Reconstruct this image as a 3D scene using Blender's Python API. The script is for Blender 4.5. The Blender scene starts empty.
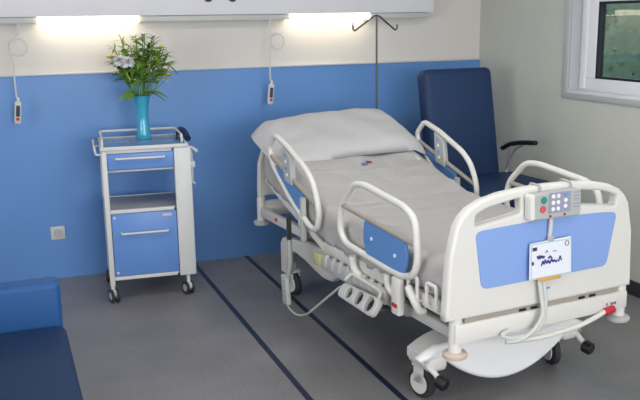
import bpy, bmesh, math, random
from mathutils import Vector, Matrix
random.seed(7)
R = math.radians
scene = bpy.context.scene
COL = scene.collection

# ---------------------------------------------------------------- camera
cam_d = bpy.data.cameras.new('camera')
cam = bpy.data.objects.new('camera', cam_d); COL.objects.link(cam)
F = 823.265
cam_d.sensor_width = 36.0; cam_d.lens = F/640*36.0
cam_d.clip_start = 0.05; cam_d.clip_end = 100
def _axis(px, py):
    v = Vector((px-320, -(py-200), -F)); v.normalize(); return v
ax = _axis(2500, -13); ay = _axis(-8, 25); az = ax.cross(ay)
rot = Matrix((ax, ay, az))                      # camera vector -> world vector
cam.matrix_world = Matrix.Translation((0, 0, 1.65)) @ rot.to_4x4()
scene.camera = cam

# ---------------------------------------------------------------- world
w = bpy.data.worlds.new('world'); scene.world = w; w.use_nodes = True
bg = w.node_tree.nodes['Background']
bg.inputs[0].default_value = (0.62, 0.74, 0.95, 1); bg.inputs[1].default_value = 3.2

# ---------------------------------------------------------------- large lights
def area(name, loc, sx, sy, power, color, rotation=(0, 0, 0)):
    l = bpy.data.lights.new(name, 'AREA'); l.shape = 'RECTANGLE'; l.size = sx; l.size_y = sy
    l.energy = power; l.color = color
    o = bpy.data.objects.new(name, l); o.location = loc; o.rotation_euler = rotation; COL.objects.link(o); return o
area('left_fill_light', (-3.0, 1.6, 1.55), 1.2, 2.4, 62, (1.0, 0.985, 0.975), (0, R(-90), 0))   # side fill light, added, in an unseen made-up left window
CEIL = 2.6
PANELS = [(0.55, 0.9), (2.1, 0.9), (0.55, 3.3), (2.1, 3.3)]
PPOW = [3, 4, 8, 12]
for (x, y), pw in zip(PANELS, PPOW):
    area('added_ceiling_lamp', (x, y, CEIL-0.035), 0.56, 0.56, pw, (1.0, 0.985, 0.965))  # lamp added at each unseen ceiling panel
area('rear_fill_light', (1.3, -1.60, 1.50), 3.0, 1.3, 100, (1.0, 0.985, 0.97), (R(90), 0, 0))   # frontal fill light added behind the camera, in a made-up window

vs = scene.view_settings
scene.display_settings.display_device = 'sRGB'
vs.view_transform = 'Standard'; vs.look = 'None'; vs.gamma = 1.0; vs.use_curve_mapping = False
vs.exposure = 0.04

# ---------------------------------------------------------------- materials
def lin(c):
    return tuple(((v/255)/12.92 if v/255 <= 0.04045 else ((v/255+0.055)/1.055)**2.4) for v in c)
def mat(name, rgb, rough=0.5, metal=0.0, var=0.04, scale=6.0, bump=0.0, bscale=60.0, trans=0.0, ior=1.45,
        emit=None, estr=0.0, coat=0.0, alpha=1.0, spec=0.5):
    m = bpy.data.materials.new(name); m.use_nodes = True
    nt = m.node_tree; b = nt.nodes['Principled BSDF']
    c = lin(rgb)
    tc = nt.nodes.new('ShaderNodeTexCoord')
    if var > 0:
        n = nt.nodes.new('ShaderNodeTexNoise'); n.inputs['Scale'].default_value = scale
        n.inputs['Detail'].default_value = 3
        nt.links.new(tc.outputs['Object'], n.inputs['Vector'])
        mx = nt.nodes.new('ShaderNodeMix'); mx.data_type = 'RGBA'
        mx.inputs[6].default_value = tuple(v*(1-var) for v in c)+(1,)
        mx.inputs[7].default_value = tuple(min(1, v*(1+var)) for v in c)+(1,)
        nt.links.new(n.outputs['Fac'], mx.inputs[0]); nt.links.new(mx.outputs[2], b.inputs['Base Color'])
    else:
        b.inputs['Base Color'].default_value = c+(1,)
    if bump > 0:
        n2 = nt.nodes.new('ShaderNodeTexNoise'); n2.inputs['Scale'].default_value = bscale
        nt.links.new(tc.outputs['Object'], n2.inputs['Vector'])
        bp = nt.nodes.new('ShaderNodeBump'); bp.inputs['Strength'].default_value = bump
        bp.inputs['Distance'].default_value = 0.01
        nt.links.new(n2.outputs['Fac'], bp.inputs['Height']); nt.links.new(bp.outputs['Normal'], b.inputs['Normal'])
    b.inputs['Roughness'].default_value = rough; b.inputs['Metallic'].default_value = metal
    b.inputs['Transmission Weight'].default_value = trans; b.inputs['IOR'].default_value = ior
    b.inputs['Coat Weight'].default_value = coat; b.inputs['Alpha'].default_value = alpha
    b.inputs['Specular IOR Level'].default_value = spec
    if emit:
        b.inputs['Emission Color'].default_value = lin(emit)+(1,); b.inputs['Emission Strength'].default_value = estr
    return m
M = {
 'cream': mat('cream_wall_paint', (213, 208, 202), 0.75, bump=0.05, bscale=90, var=0.02),
 'grey_wall': mat('warm_grey_wall_paint', (193, 195, 185), 0.75, bump=0.05, bscale=90, var=0.02),
 'ceiling': mat('ceiling_paint', (225, 225, 220), 0.85),
 'blue_panel': mat('blue_wall_laminate', (95, 141, 199), 0.38, var=0.03, scale=1.5),
 'white_trim': mat('white_trim', (205, 205, 205), 0.45),
 'baseboard': mat('dark_baseboard', (52, 54, 60), 0.5),
 'stripe': mat('dark_floor_strip', (34, 42, 64), 0.3, var=0.1),
 'trunk': mat('white_powder_coat', (220, 218, 222), 0.45, var=0.01),
 'socket_black': mat('black_socket_plastic', (18, 16, 22), 0.4),
 'diffuser': mat('lit_lamp_diffuser', (255, 250, 235), 0.5, var=0, emit=(255, 243, 212), estr=4.5),
 'panel_diff': mat('added_ceiling_diffuser', (255, 255, 250), 0.5, var=0, emit=(255, 250, 240), estr=2.0),  # glow of the added ceiling panels
 'bed_white': mat('ivory_bed_plastic', (220, 217, 211), 0.38, var=0.02),
 'bed_grey': mat('light_grey_bed_plastic', (186, 186, 182), 0.42),
 'tube_white': mat('ivory_coated_tube', (216, 215, 208), 0.35, var=0.02),
 'tube_grey': mat('warm_grey_tube', (160, 152, 142), 0.4),
 'bed_blue': mat('light_blue_bed_panel', (134, 164, 220), 0.42, var=0.02),
 'rail_blue': mat('mid_blue_rail_panel', (92, 136, 192), 0.42, var=0.03),
 'cover_white': mat('white_cover_plastic', (242, 242, 241), 0.35, var=0.01),
 'deck': mat('grey_deck', (150, 152, 154), 0.5),
 'dark_metal': mat('dark_steel', (84, 82, 78), 0.35, metal=0.6),
 'chrome': mat('chrome', (206, 208, 211), 0.3, metal=0.75),
 'steel': mat('brushed_steel', (120, 122, 126), 0.4, metal=0.7),
 'rubber': mat('dark_grey_rubber', (52, 54, 58), 0.6),
 'hub': mat('light_grey_hub', (170, 172, 172), 0.4),
 'disc_beige': mat('beige_bumper_disc', (204, 186, 172), 0.5),
 'disc_grey': mat('grey_bumper_disc', (186, 184, 180), 0.5),
 'red': mat('red_plastic', (190, 40, 48), 0.4),
 'green': mat('green_button', (48, 140, 128), 0.4),
 'coral': mat('coral_button', (214, 84, 92), 0.4),
 'white_btn': mat('white_button', (236, 236, 240), 0.4),
 'keypad': mat('grey_lilac_keypad', (150, 152, 170), 0.45),
 'panel_grey': mat('pale_grey_control_plastic', (176, 178, 176), 0.45),
 'sheet': mat('off_white_cotton', (176, 172, 170), 0.9, var=0.04, scale=3, bump=0.4, bscale=12),
 'mattress': mat('pale_grey_mattress_cover', (196, 198, 204), 0.7),
 'pillow': mat('white_pillowcase', (188, 185, 186), 0.9, var=0.03, bump=0.3, bscale=10),
 'vinyl_dark': mat('navy_blue_vinyl', (18, 46, 84), 0.6, var=0.05, scale=3, bump=0.08, bscale=140),
 'vinyl_lit': mat('lit_blue_vinyl', (22, 82, 142), 0.5, var=0.04, scale=3, bump=0.06, bscale=140),  # sofa arms and back: lit tone of the vinyl put into the colour
 'vinyl_shaded': mat('shaded_blue_vinyl', (10, 44, 82), 0.65, var=0.04, scale=3, bump=0.06, bscale=140),  # same sofa vinyl, with the shaded tone put into the colour
 'black': mat('black_plastic', (20, 20, 24), 0.45),
 'cab_white': mat('cabinet_white_frame', (206, 206, 204), 0.42),
 'cab_blue': mat('cabinet_blue_laminate', (96, 138, 200), 0.38, var=0.03),
 'cab_shelf': mat('cabinet_grey_shelf', (150, 152, 156), 0.4),
 'cab_top': mat('cabinet_blue_top', (104, 132, 172), 0.15, var=0.03),
 'vase': mat('turquoise_glass', (72, 186, 218), 0.12, var=0.05, trans=0.3, coat=0.3),
 'leaf': mat('leaf_green', (100, 142, 54), 0.55, var=0.35, scale=25),
 'leaf2': mat('yellow_green_leaf', (182, 190, 88), 0.55, var=0.3, scale=25),
 'stem': mat('stem_green', (88, 130, 60), 0.55, var=0.2, scale=25),
 'petal_white': mat('white_petal', (246, 244, 246), 0.6),
 'petal_yellow': mat('yellow_petal', (214, 204, 70), 0.6, var=0.1),
 'petal_purple': mat('purple_petal', (88, 76, 128), 0.6, var=0.1),
 'alu': mat('window_aluminium', (226, 227, 230), 0.35, var=0.02),
 'alu_grey': mat('grey_window_trim', (182, 183, 186), 0.4, var=0.02),
 'gasket': mat('black_gasket', (16, 18, 24), 0.6),
 'soil': mat('outdoor_ground', (70, 84, 58), 0.9, var=0.3),
 'hedge': mat('hedge_green', (82, 96, 66), 0.7, var=0.5, scale=8),
 'cable': mat('pale_grey_cable', (200, 201, 196), 0.5),
 'socket_white': mat('ivory_socket', (196, 198, 194), 0.4),
 'ink': mat('dark_blue_ink', (52, 52, 128), 0.6),
 'ink_dark': mat('charcoal_print', (60, 54, 76), 0.6),
 'mint': mat('mint_border', (158, 200, 208), 0.6),
 'orange': mat('orange_strip', (214, 160, 84), 0.5),
 'card': mat('white_card', (228, 230, 238), 0.5, var=0.01),
 'logo_blue': mat('pale_blue_mark', (100, 150, 220), 0.5),
 'green_tag': mat('lime_tag', (186, 188, 132), 0.5),
 'laundry_red': mat('dark_red_mark', (150, 40, 62), 0.8),
 'laundry_blue': mat('teal_blue_mark', (70, 124, 164), 0.8),
 'pink_label': mat('pink_label', (206, 178, 190), 0.6),
}
# floor vinyl with speckles
mf = mat('grey_vinyl_floor', (120, 122, 127), 0.42, var=0.0); M['floor'] = mf
nt = mf.node_tree; b = nt.nodes['Principled BSDF']; tc = nt.nodes.new('ShaderNodeTexCoord')
n1 = nt.nodes.new('ShaderNodeTexNoise'); n1.inputs['Scale'].default_value = 70; n1.inputs['Detail'].default_value = 4
n2 = nt.nodes.new('ShaderNodeTexNoise'); n2.inputs['Scale'].default_value = 2.5
ad = nt.nodes.new('ShaderNodeMath'); ad.operation = 'ADD'
for n in (n1, n2): nt.links.new(tc.outputs['Object'], n.inputs['Vector'])
nt.links.new(n1.outputs['Fac'], ad.inputs[0]); nt.links.new(n2.outputs['Fac'], ad.inputs[1])
mr = nt.nodes.new('ShaderNodeMapRange'); mr.inputs[1].default_value = 0.7; mr.inputs[2].default_value = 1.3
nt.links.new(ad.outputs[0], mr.inputs[0])
mx = nt.nodes.new('ShaderNodeMix'); mx.data_type = 'RGBA'
mx.inputs[6].default_value = lin((114, 112, 113))+(1,); mx.inputs[7].default_value = lin((138, 136, 137))+(1,)
nt.links.new(mr.outputs[0], mx.inputs[0]); nt.links.new(mx.outputs[2], b.inputs['Base Color'])
# window glass: clear, slightly reflective
mg = bpy.data.materials.new('window_glass'); mg.use_nodes = True; M['glass'] = mg
nt = mg.node_tree; nt.nodes.clear()
out = nt.nodes.new('ShaderNodeOutputMaterial'); tr = nt.nodes.new('ShaderNodeBsdfTransparent')
tr.inputs[0].default_value = (0.72, 0.78, 0.76, 1)
gl = nt.nodes.new('ShaderNodeBsdfGlossy'); gl.inputs['Roughness'].default_value = 0.02
fr = nt.nodes.new('ShaderNodeFresnel'); fr.inputs[0].default_value = 1.75
ms = nt.nodes.new('ShaderNodeMixShader')
ge = nt.nodes.new('ShaderNodeNewGeometry'); iv = nt.nodes.new('ShaderNodeMath'); iv.operation = 'SUBTRACT'; iv.inputs[0].default_value = 1.0
mu = nt.nodes.new('ShaderNodeMath'); mu.operation = 'MULTIPLY'
nt.links.new(ge.outputs['Backfacing'], iv.inputs[1]); nt.links.new(fr.outputs[0], mu.inputs[0]); nt.links.new(iv.outputs[0], mu.inputs[1]); nt.links.new(mu.outputs[0], ms.inputs[0]); nt.links.new(tr.outputs[0], ms.inputs[1]); nt.links.new(gl.outputs[0], ms.inputs[2])
nt.links.new(ms.outputs[0], out.inputs[0])

# ---------------------------------------------------------------- helpers
OFF = {}
def link_mesh(name, me, m, parent=None, loc=(0, 0, 0), rz=0.0):
    o = bpy.data.objects.new(name, me); COL.objects.link(o)
    me.materials.clear(); me.materials.append(M[m])
    o.location = loc; o.rotation_euler = (0, 0, rz)
    if parent:
        o.parent = parent
        if parent.name in OFF: OFF[o.name] = OFF[parent.name]
    return o
def tag(o, label=None, cat=None, group=None, kind=None):
    if label: o['label'] = label
    if cat: o['category'] = cat
    if group: o['group'] = group
    if kind: o['kind'] = kind
    return o
def thing(name, label, cat, loc=(0, 0, 0), rz=0.0, group=None, off=(0, 0, 0)):
    o = bpy.data.objects.new(name, None); COL.objects.link(o); o.empty_display_size = 0.1
    o.location = loc; o.rotation_euler = (0, 0, rz); OFF[o.name] = Vector(off)
    return tag(o, label, cat, group)
def children(o): return [c for c in bpy.data.objects if c.parent == o]
def round_path(pts, r, n=6):
    pts = [Vector(p) for p in pts]
    if len(pts) < 3 or r <= 0: return pts
    out = [pts[0]]
    for i in range(1, len(pts)-1):
        a, p, c = pts[i-1], pts[i], pts[i+1]
        d1 = (a-p); d2 = (c-p); rr = min(r, d1.length*0.49, d2.length*0.49)
        s = p+d1.normalized()*rr; e = p+d2.normalized()*rr
        for k in range(n+1):
            t = k/n; out.append(s*(1-t)**2+p*2*t*(1-t)+e*t*t)
    out.append(pts[-1]); return out
class MB:
    def __init__(s): s.bm = bmesh.new()
    def _add(s, verts, faces, smooth=True):
        vs_ = [s.bm.verts.new(v) for v in verts]
        for f in faces:
            try:
                fc = s.bm.faces.new([vs_[i] for i in f]); fc.smooth = smooth
            except ValueError: pass
        return s
    def box(s, x0, x1, y0, y1, z0, z1, bev=0.0, seg=2, mtx=None):
        t = bmesh.new(); bmesh.ops.create_cube(t, size=1)
        for v in t.verts: v.co = Vector(((v.co.x+.5)*(x1-x0)+x0, (v.co.y+.5)*(y1-y0)+y0, (v.co.z+.5)*(z1-z0)+z0))
        if bev > 0: bmesh.ops.bevel(t, geom=list(t.edges), offset=min(bev, .49*min(abs(x1-x0), abs(y1-y0), abs(z1-z0))), segments=seg, profile=0.5, affect='EDGES')
        return s._merge(t, mtx, bev > 0)
    def _merge(s, t, mtx=None, smooth=False):
        if mtx is not None: bmesh.ops.transform(t, matrix=mtx, verts=list(t.verts))
        for f in t.faces: f.smooth = smooth
        me = bpy.data.meshes.new('tmp'); t.to_mesh(me); t.free(); s.bm.from_mesh(me); bpy.data.meshes.remove(me)
        return s
    def tube(s, pts, r, n=10, corner=0.0, closed=False, radii=None, cap=True):
        if closed:
            P_ = [Vector(p) for p in pts]
            if corner > 0:
                q = []; L = len(P_)
                for i in range(L):
                    q += round_path([P_[i-1], P_[i], P_[(i+1) % L]], corner)[1:-1]
                P_ = q
        else: P_ = round_path(pts, corner) if corner > 0 else [Vector(p) for p in pts]
        L = len(P_); rings = []
        up = None
        for i, p in enumerate(P_):
            if closed: d = P_[(i+1) % L]-P_[i-1]
            else: d = P_[min(i+1, L-1)]-P_[max(i-1, 0)]
            d.normalize()
            if up is None:
                up = Vector((0, 0, 1)) if abs(d.z) < 0.9 else Vector((1, 0, 0))
            side = d.cross(up).normalized(); up = side.cross(d).normalized()
            rr = radii[i] if radii else r
            rings.append([p+(side*math.cos(a)+up*math.sin(a))*rr for a in [2*math.pi*k/n for k in range(n)]])
        verts = [v for ring in rings for v in ring]; faces = []
        for i in range(L if closed else L-1):
            j = (i+1) % L
            for k in range(n):
                k2 = (k+1) % n; faces.append((i*n+k, i*n+k2, j*n+k2, j*n+k))
        if not closed and cap:
            faces.append(tuple(range(n-1, -1, -1))); faces.append(tuple((L-1)*n+k for k in range(n)))
        return s._add(verts, faces)
    def lathe(s, prof, cx=0, cy=0, n=24, mtx=None):
        t = bmesh.new(); rings = []
        for r, z in prof: rings.append([t.verts.new((cx+r*math.cos(2*math.pi*k/n), cy+r*math.sin(2*math.pi*k/n), z)) for k in range(n)])
        for i in range(len(rings)-1):
            for k in range(n): t.faces.new((rings[i][k], rings[i][(k+1) % n], rings[i+1][(k+1) % n], rings[i+1][k]))
        if prof[0][0] > 1e-5: t.faces.new(rings[0][::-1])
        if prof[-1][0] > 1e-5: t.faces.new(rings[-1])
        bmesh.ops.remove_doubles(t, verts=list(t.verts), dist=1e-6)
        return s._merge(t, mtx, True)
    def cyl(s, p, q, r, n=20, bev=0.0):
        p, q = Vector(p), Vector(q); d = q-p; h = d.length
        mtx = Matrix.Translation(p) @ d.to_track_quat('Z', 'Y').to_matrix().to_4x4()
        b_ = min(bev, h*.4, r*.5) if bev else 0
        prof = [(r, 0), (r, h)] if not b_ else [(r-b_, 0), (r, b_), (r, h-b_), (r-b_, h)]
        return s.lathe(prof, n=n, mtx=mtx)
    def grid(s, nu, nv, fn, closed_u=False):
        verts = [fn(i/(nu-1), j/(nv-1)) for i in range(nu) for j in range(nv)]
        faces = [(i*nv+j, (i+1)*nv+j, (i+1)*nv+j+1, i*nv+j+1) for i in range(nu-1) for j in range(nv-1)]
        return s._add(verts, faces)
    def build(s, name, m, parent=None, loc=(0, 0, 0), rz=0.0, off=None, sharp=40):
        if off is None and parent is not None and parent.name in OFF: off = OFF[parent.name]
        if off is not None: bmesh.ops.translate(s.bm, verts=list(s.bm.verts), vec=-Vector(off))
        bmesh.ops.recalc_face_normals(s.bm, faces=list(s.bm.faces))
        for e in s.bm.edges:
            if len(e.link_faces) == 2 and e.calc_face_angle(0) > R(sharp): e.smooth = False
        me = bpy.data.meshes.new(name); s.bm.to_mesh(me); s.bm.free()
        return link_mesh(name, me, m, parent, loc, rz)
def plate(name, m, outer, holes=(), thick=0.02, bev=0.0, mtx=Matrix(), parent=None, off=None):
    """flat plate with holes in local XY, extruded along Z, centred, then transformed"""
    cu = bpy.data.curves.new('tmpc', 'CURVE'); cu.dimensions = '2D'; cu.fill_mode = 'BOTH'
    cu.extrude = max(thick/2-bev, 0.0005); cu.bevel_depth = bev; cu.bevel_resolution = 2; cu.offset = -bev
    for poly in [outer]+list(holes):
        sp = cu.splines.new('POLY'); sp.points.add(len(poly)-1)
        for p, q in zip(sp.points, poly): p.co = (q[0], q[1], 0, 1)
        sp.use_cyclic_u = True
    ob = bpy.data.objects.new('tmpo', cu); COL.objects.link(ob)
    dg = bpy.context.evaluated_depsgraph_get(); dg.update()
    me = bpy.data.meshes.new_from_object(ob.evaluated_get(dg)); me.name = name
    bpy.data.objects.remove(ob); bpy.data.curves.remove(cu)
    me.transform(mtx)
    if off is None and parent is not None and parent.name in OFF: off = OFF[parent.name]
    if off is not None: me.transform(Matrix.Translation(-Vector(off)))
    bm = bmesh.new(); bm.from_mesh(me); bmesh.ops.remove_doubles(bm, verts=list(bm.verts), dist=1e-5)
    bmesh.ops.recalc_face_normals(bm, faces=list(bm.faces)); bm.to_mesh(me); bm.free()
    return link_mesh(name, me, m, parent)
def rpoly(pts, r, n=5):
    """closed 2D polygon with rounded corners"""
    P_ = [Vector((p[0], p[1], 0)) for p in pts]; q = []; L = len(P_)
    for i in range(L): q += round_path([P_[i-1], P_[i], P_[(i+1) % L]], r, n)[1:-1]
    return [(v.x, v.y) for v in q]
# (u, z) plane at v: local X->u, local Y->z, thickness along v
def XZ(v): return Matrix(((1, 0, 0, 0), (0, 0, -1, v), (0, 1, 0, 0), (0, 0, 0, 1)))
# (v, z) plane at u: local X->v, local Y->z, thickness along u
def YZ(u): return Matrix(((0, 0, 1, u), (1, 0, 0, 0), (0, 1, 0, 0), (0, 0, 0, 1)))
def circle(cx, cy, r, n=20): return [(cx+r*math.cos(2*math.pi*k/n), cy+r*math.sin(2*math.pi*k/n)) for k in range(n)]

# ================================================================ ROOM
XR = 3.458; YB = 5.51; XL = -3.0; YF = -1.6
def struct(mb, name, m, **k): return tag(mb.build(name, m, **k), kind='structure')
struct(MB().box(XL-.2, XR+.2, YF-.2, YB+.2, -0.15, 0), 'floor', 'floor')
struct(MB().box(XL-.2, XR+.2, YF-.2, YB+.2, CEIL, CEIL+.15), 'ceiling', 'ceiling')
struct(MB().box(XL-.2, XR+.2, YB+.012, YB+.2, 0, CEIL), 'wall_back', 'cream')
wl = MB()
wl.box(XL-.2, XL, YF-.2, .4, 0, CEIL); wl.box(XL-.2, XL, 2.8, YB, 0, CEIL); wl.box(XL-.2, XL, .4, 2.8, 0, .95); wl.box(XL-.2, XL, .4, 2.8, 2.15, CEIL)
struct(wl, 'wall_left', 'cream')
w3 = MB()
w3.box(XL-.12, XL-.06, .4, .46, .95, 2.15, .005); w3.box(XL-.12, XL-.06, 2.74, 2.8, .95, 2.15, .005)
w3.box(XL-.12, XL-.06, .46, 2.74, .95, 1.01, .005); w3.box(XL-.12, XL-.06, .46, 2.74, 2.09, 2.15, .005); w3.box(XL-.12, XL-.06, 1.57, 1.63, 1.01, 2.09, .005)
struct(w3, 'added_window_left', 'alu')  # unseen window added to go with the side fill light
wfm = MB()
wfm.box(XL, -.5, YF-.2, YF, 0, CEIL); wfm.box(2.7, XR, YF-.2, YF, 0, CEIL); wfm.box(-.5, 2.7, YF-.2, YF, 0, .9); wfm.box(-.5, 2.7, YF-.2, YF, 2.35, CEIL)
struct(wfm, 'wall_front', 'cream')
w2 = MB()
w2.box(-.5, -.44, YF-.12, YF-.06, .9, 2.35, .005); w2.box(2.64, 2.7, YF-.12, YF-.06, .9, 2.35, .005)
w2.box(-.44, 2.64, YF-.12, YF-.06, .9, .96, .005); w2.box(-.44, 2.64, YF-.12, YF-.06, 2.29, 2.35, .005); w2.box(1.07, 1.13, YF-.12, YF-.06, .96, 2.29, .005)
struct(w2, 'added_window_rear', 'alu')  # unseen window added to go with the frontal fill light
# right wall with the window opening
WY0, WY1, WZ0, WZ1 = 1.85, 4.44, 1.165, 2.35
rw = MB()
rw.box(XR, XR+.24, WY1, YB+.012, 0, CEIL); rw.box(XR, XR+.24, YF-.2, WY0, 0, CEIL)
rw.box(XR, XR+.24, WY0, WY1, 0, WZ0); rw.box(XR, XR+.24, WY0, WY1, WZ1, CEIL)
struct(rw, 'wall_right', 'grey_wall')
# blue laminate on the lower back wall and its top trim
struct(MB().box(XL, XR-.002, YB, YB+.012, 0, 1.335), 'trim_1', 'blue_panel')
struct(MB().box(XL, XR-.002, YB-.012, YB+.012, 1.335, 1.348, .003), 'trim_2', 'white_trim')
struct(MB().box(XR-.012, XR, YF, YB-.013, 0, 0.09, .003), 'baseboard_right', 'baseboard')
struct(MB().box(XL, XL+.012, YF, YB-.013, 0, 0.09, .003), 'baseboard_left', 'baseboard')
for i, x in enumerate((1.165, 1.551)):
    struct(MB().box(x-.014, x+.014, YF+.02, YB-.002, 0, 0.003), 'trim_%d' % (i+3), 'stripe')

# window
wf = MB()
T = .055                                             # outer grey trim round the opening
wf.box(XR-.012, XR-.0005, WY1, WY1+T, WZ0-.03, WZ1+T, .003); wf.box(XR-.012, XR-.0005, WY0-T, WY0, WZ0-.03, WZ1+T, .003)
wf.box(XR-.012, XR-.0005, WY0, WY1, WZ1, WZ1+T, .003)
wf.box(XR-.014, XR-.0005, WY0-T, WY1+T, WZ0-.034, WZ0, .003)
win = tag(wf.build('window_1', 'alu_grey'), kind='structure')
wi = MB()                                            # sill board and jamb linings
wi.box(XR-.012, XR+.075, WY0, WY1, WZ0, WZ0+.016, .002)
wi.build('window_sill', 'alu', win)
wj = MB()
wj.box(XR, XR+.12, WY1-.006, WY1-.0005, WZ0+.016, WZ1)
wj.box(XR, XR+.12, WY0+.0005, WY0+.006, WZ0+.016, WZ1)
wj.build('window_jamb', 'alu_grey', win)
fx0, fx1 = XR+.075, XR+.13
fm = MB()
GZ0, GZT0, GZT1, GZ1 = 1.262, 1.735, 1.80, 2.28
GY = [(WY0+.14, 2.98), (3.14, WY1-.16)]
fm.box(fx0, fx1, WY0+.006, WY1-.006, WZ0+.016, GZ0, .006); fm.box(fx0, fx1, WY0+.006, WY1-.006, GZ1, WZ1, .006)
fm.box(fx0, fx1, WY1-.16, WY1-.006, GZ0, GZ1, .006); fm.box(fx0, fx1, WY0+.006, WY0+.14, GZ0, GZ1, .006)
fm.box(fx0, fx1, 2.98, 3.14, GZ0, GZ1, .006)
for a, c in GY: fm.box(fx0, fx1, a, c, GZT0, GZT1, .006)
fm.box(fx0-.012, fx0, WY1-.08, WY1-.03, WZ0+.03, WZ1-.02, .004)   # raised profile rib
fm.build('window_frame', 'alu', win)
for a, c in GY:
    for z0, z1 in ((GZ0, GZT0), (GZT1, GZ1)):
        g = MB(); t_ = .014
        g.box(fx0+.004, fx1-.004, a-.001, a+t_, z0, z1); g.box(fx0+.004, fx1-.004, c-t_, c+.001, z0, z1)
        g.box(fx0+.004, fx1-.004, a, c, z0-.001, z0+t_); g.box(fx0+.004, fx1-.004, a, c, z1-t_, z1+.001)
        gk = g.build('window_gasket', 'gasket', win)
        MB().box(fx0+.025, fx0+.031, a+.005, c-.005, z0+.005, z1-.005).build('window_pane', 'glass', gk)

# outdoors behind the glass
struct(MB().box(XR+.26, XR+9, -4, 16, -.35, -.2), 'ground', 'soil')
def bush(x, y, rx, ry, rz, seed, label):
    rnd = random.Random(seed); b_ = MB()
    for i in range(2600):
        th = rnd.uniform(0, 2*math.pi); ph = math.acos(rnd.uniform(-.2, 1)); q = rnd.uniform(.82, 1.0)
        c = Vector((rx*q*math.sin(ph)*math.cos(th), ry*q*math.sin(ph)*math.sin(th), rz*q*max(0.02, math.cos(ph))))
        d = Vector((rnd.gauss(0, 1), rnd.gauss(0, 1), rnd.gauss(0, .6))).normalized(); e = d.orthogonal().normalized()
        L_ = rnd.uniform(.06, .12)
        b_._add([c, c+d*L_*.5+e*L_*.25, c+d*L_, c+d*L_*.5-e*L_*.25], [(0, 1, 2, 3)], False)
    t = bmesh.new(); bmesh.ops.create_icosphere(t, subdivisions=3, radius=.86)
    for v in t.verts: v.co = Vector((v.co.x*rx, v.co.y*ry, max(0, v.co.z)*rz))
    b_._merge(t)
    return tag(b_.build('garden_bush', 'hedge', loc=(x, y, -.2)), label, 'bush', 'bushes outside the window')
bush(7.2, 7.3, 1.3, 1.5, 2.7, 1, 'dark green bush behind the left part of the window glass')
bush(6.9, 4.2, 1.2, 1.4, 2.3, 2, 'dark green bush behind the right part of the window glass')
bush(8.4, 10.7, 1.5, 1.7, 3.0, 3, 'tall dark green bush furthest back outside the window')

# ceiling lights, out of view, added to light the room
for i, (x, y) in enumerate(PANELS):
    lab = 'added unseen square ceiling light panel, ' + ['near left of the four', 'near right of the four', 'far left of the four', 'far right of the four'][i]
    t = thing('added_ceiling_light', lab, 'ceiling light', (x, y, CEIL), group='added ceiling light panels')
    f = MB()
    for s in (-1, 1):
        f.box(s*.31-.015, s*.31+.015, -.325, .325, -.03, 0, .003); f.box(-.295, .295, s*.31-.015, s*.31+.015, -.03, 0, .003)
    f.build('frame', 'white_trim', t)
    MB().box(-.295, .295, -.295, .295, -.02, -.012).build('diffuser', 'panel_diff', t)

# ================================================================ BEDHEAD TRUNKING on the back wall
YT = 5.39
tr_ = thing('bedhead_trunking', 'long white bedhead service unit with lamps along the top of back wall', 'service unit', (0, YB, 1.69), off=(0, YB, 1.69))
MB().box(XL+.02, 2.985, YT, YB+.011, 1.693, 2.02, .006).build('housing', 'trunk', tr_)
for a, c in ((XL+.02, .262), (.875, 1.892), (2.484, 2.95)):
    MB().box(a, c, YT+.02, YB+.011, 1.655, 1.6925, .003).build('lower_channel', 'bed_grey', tr_)
for a, c in ((.264, .873), (1.894, 2.482)):
    MB().box(a, c, YT+.004, YB+.010, 1.650, 1.6925, .005).build('lamp_diffuser', 'diffuser', tr_)
for x in (1.324, 1.486):
    so = MB().cyl((x, YT+.001, 1.806), (x, YT-.008, 1.806), .031, 24, .002).build('gas_outlet', 'socket_black', tr_)
    MB().lathe([(.014, 0), (.014, .006), (.009, .008), (.009, .003), (0, .003)], n=16, mtx=Matrix.Translation((x, YT-.007, 1.806)) @ Matrix.Rotation(R(90), 4, 'X')).build('outlet_ring', 'steel', so)
for x in (.15, 1.74):
    MB().cyl((x, YT+.02, 1.6555), (x, YT+.02, 1.647), .012, 16).build('cord_outlet', 'bed_grey', tr_)

# ================================================================ HAND PENDANTS
def pendant(xt, xh, xl, zl, rl, zh, label):
    y = YT+.012
    t = thing('call_handset', label, 'call handset', (xh, y, zh), group='call handsets hanging from the bedhead unit', off=(xh, y, zh))
    pts = [(xt, y, 1.648), (xt-.004, y, 1.60), (xl-rl*.95, y, zl+rl*.5)]
    # loop, slightly opened in depth so that the turns pass in front of each other
    n = 34
    for k in range(n+1):
        a = R(150)-2*math.pi*1.0*k/n*1.0
        pts.append((xl+rl*math.cos(a), y-.004-.012*k/n, zl+rl*math.sin(a)))
    pts += [(xl-rl*.98, y-.02, zl-rl*.1), (xh, y-.015, zl-rl*1.8), (xh-.002, y-.008, (zl+zh)/2), (xh, y-.004, zh+.085)]
    MB().tube(pts, .0055, 6, corner=.02).build('cord', 'cable', t)
    h = MB(); mtx = Matrix.Translation((xh, y-.004, zh)) @ Matrix.Rotation(R(6), 4, 'Y')
    h.lathe([(.004, .09), (.008, .085), (.010, .06)][::-1], n=12, mtx=mtx)
    h.build('strain_relief', 'cable', t)
    b_ = MB(); b_.box(-.021, .021, -.011, .011, -.075, .065, .010, 3, mtx); bd = b_.build('handset_body', 'socket_white', t)
    MB().box(-.011, .011, -.0145, -.0105, -.028, .04, .001, 2, mtx).build('button_panel', 'ink_dark', bd)
    MB().box(-.009, .009, -.017, -.0140, -.052, -.034, .001, 2, mtx).build('call_button', 'red', bd)
pendant(.15, .10, .135, 1.515, .052, 1.125, 'white call handset with red button hanging at left edge of the wall')
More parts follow.
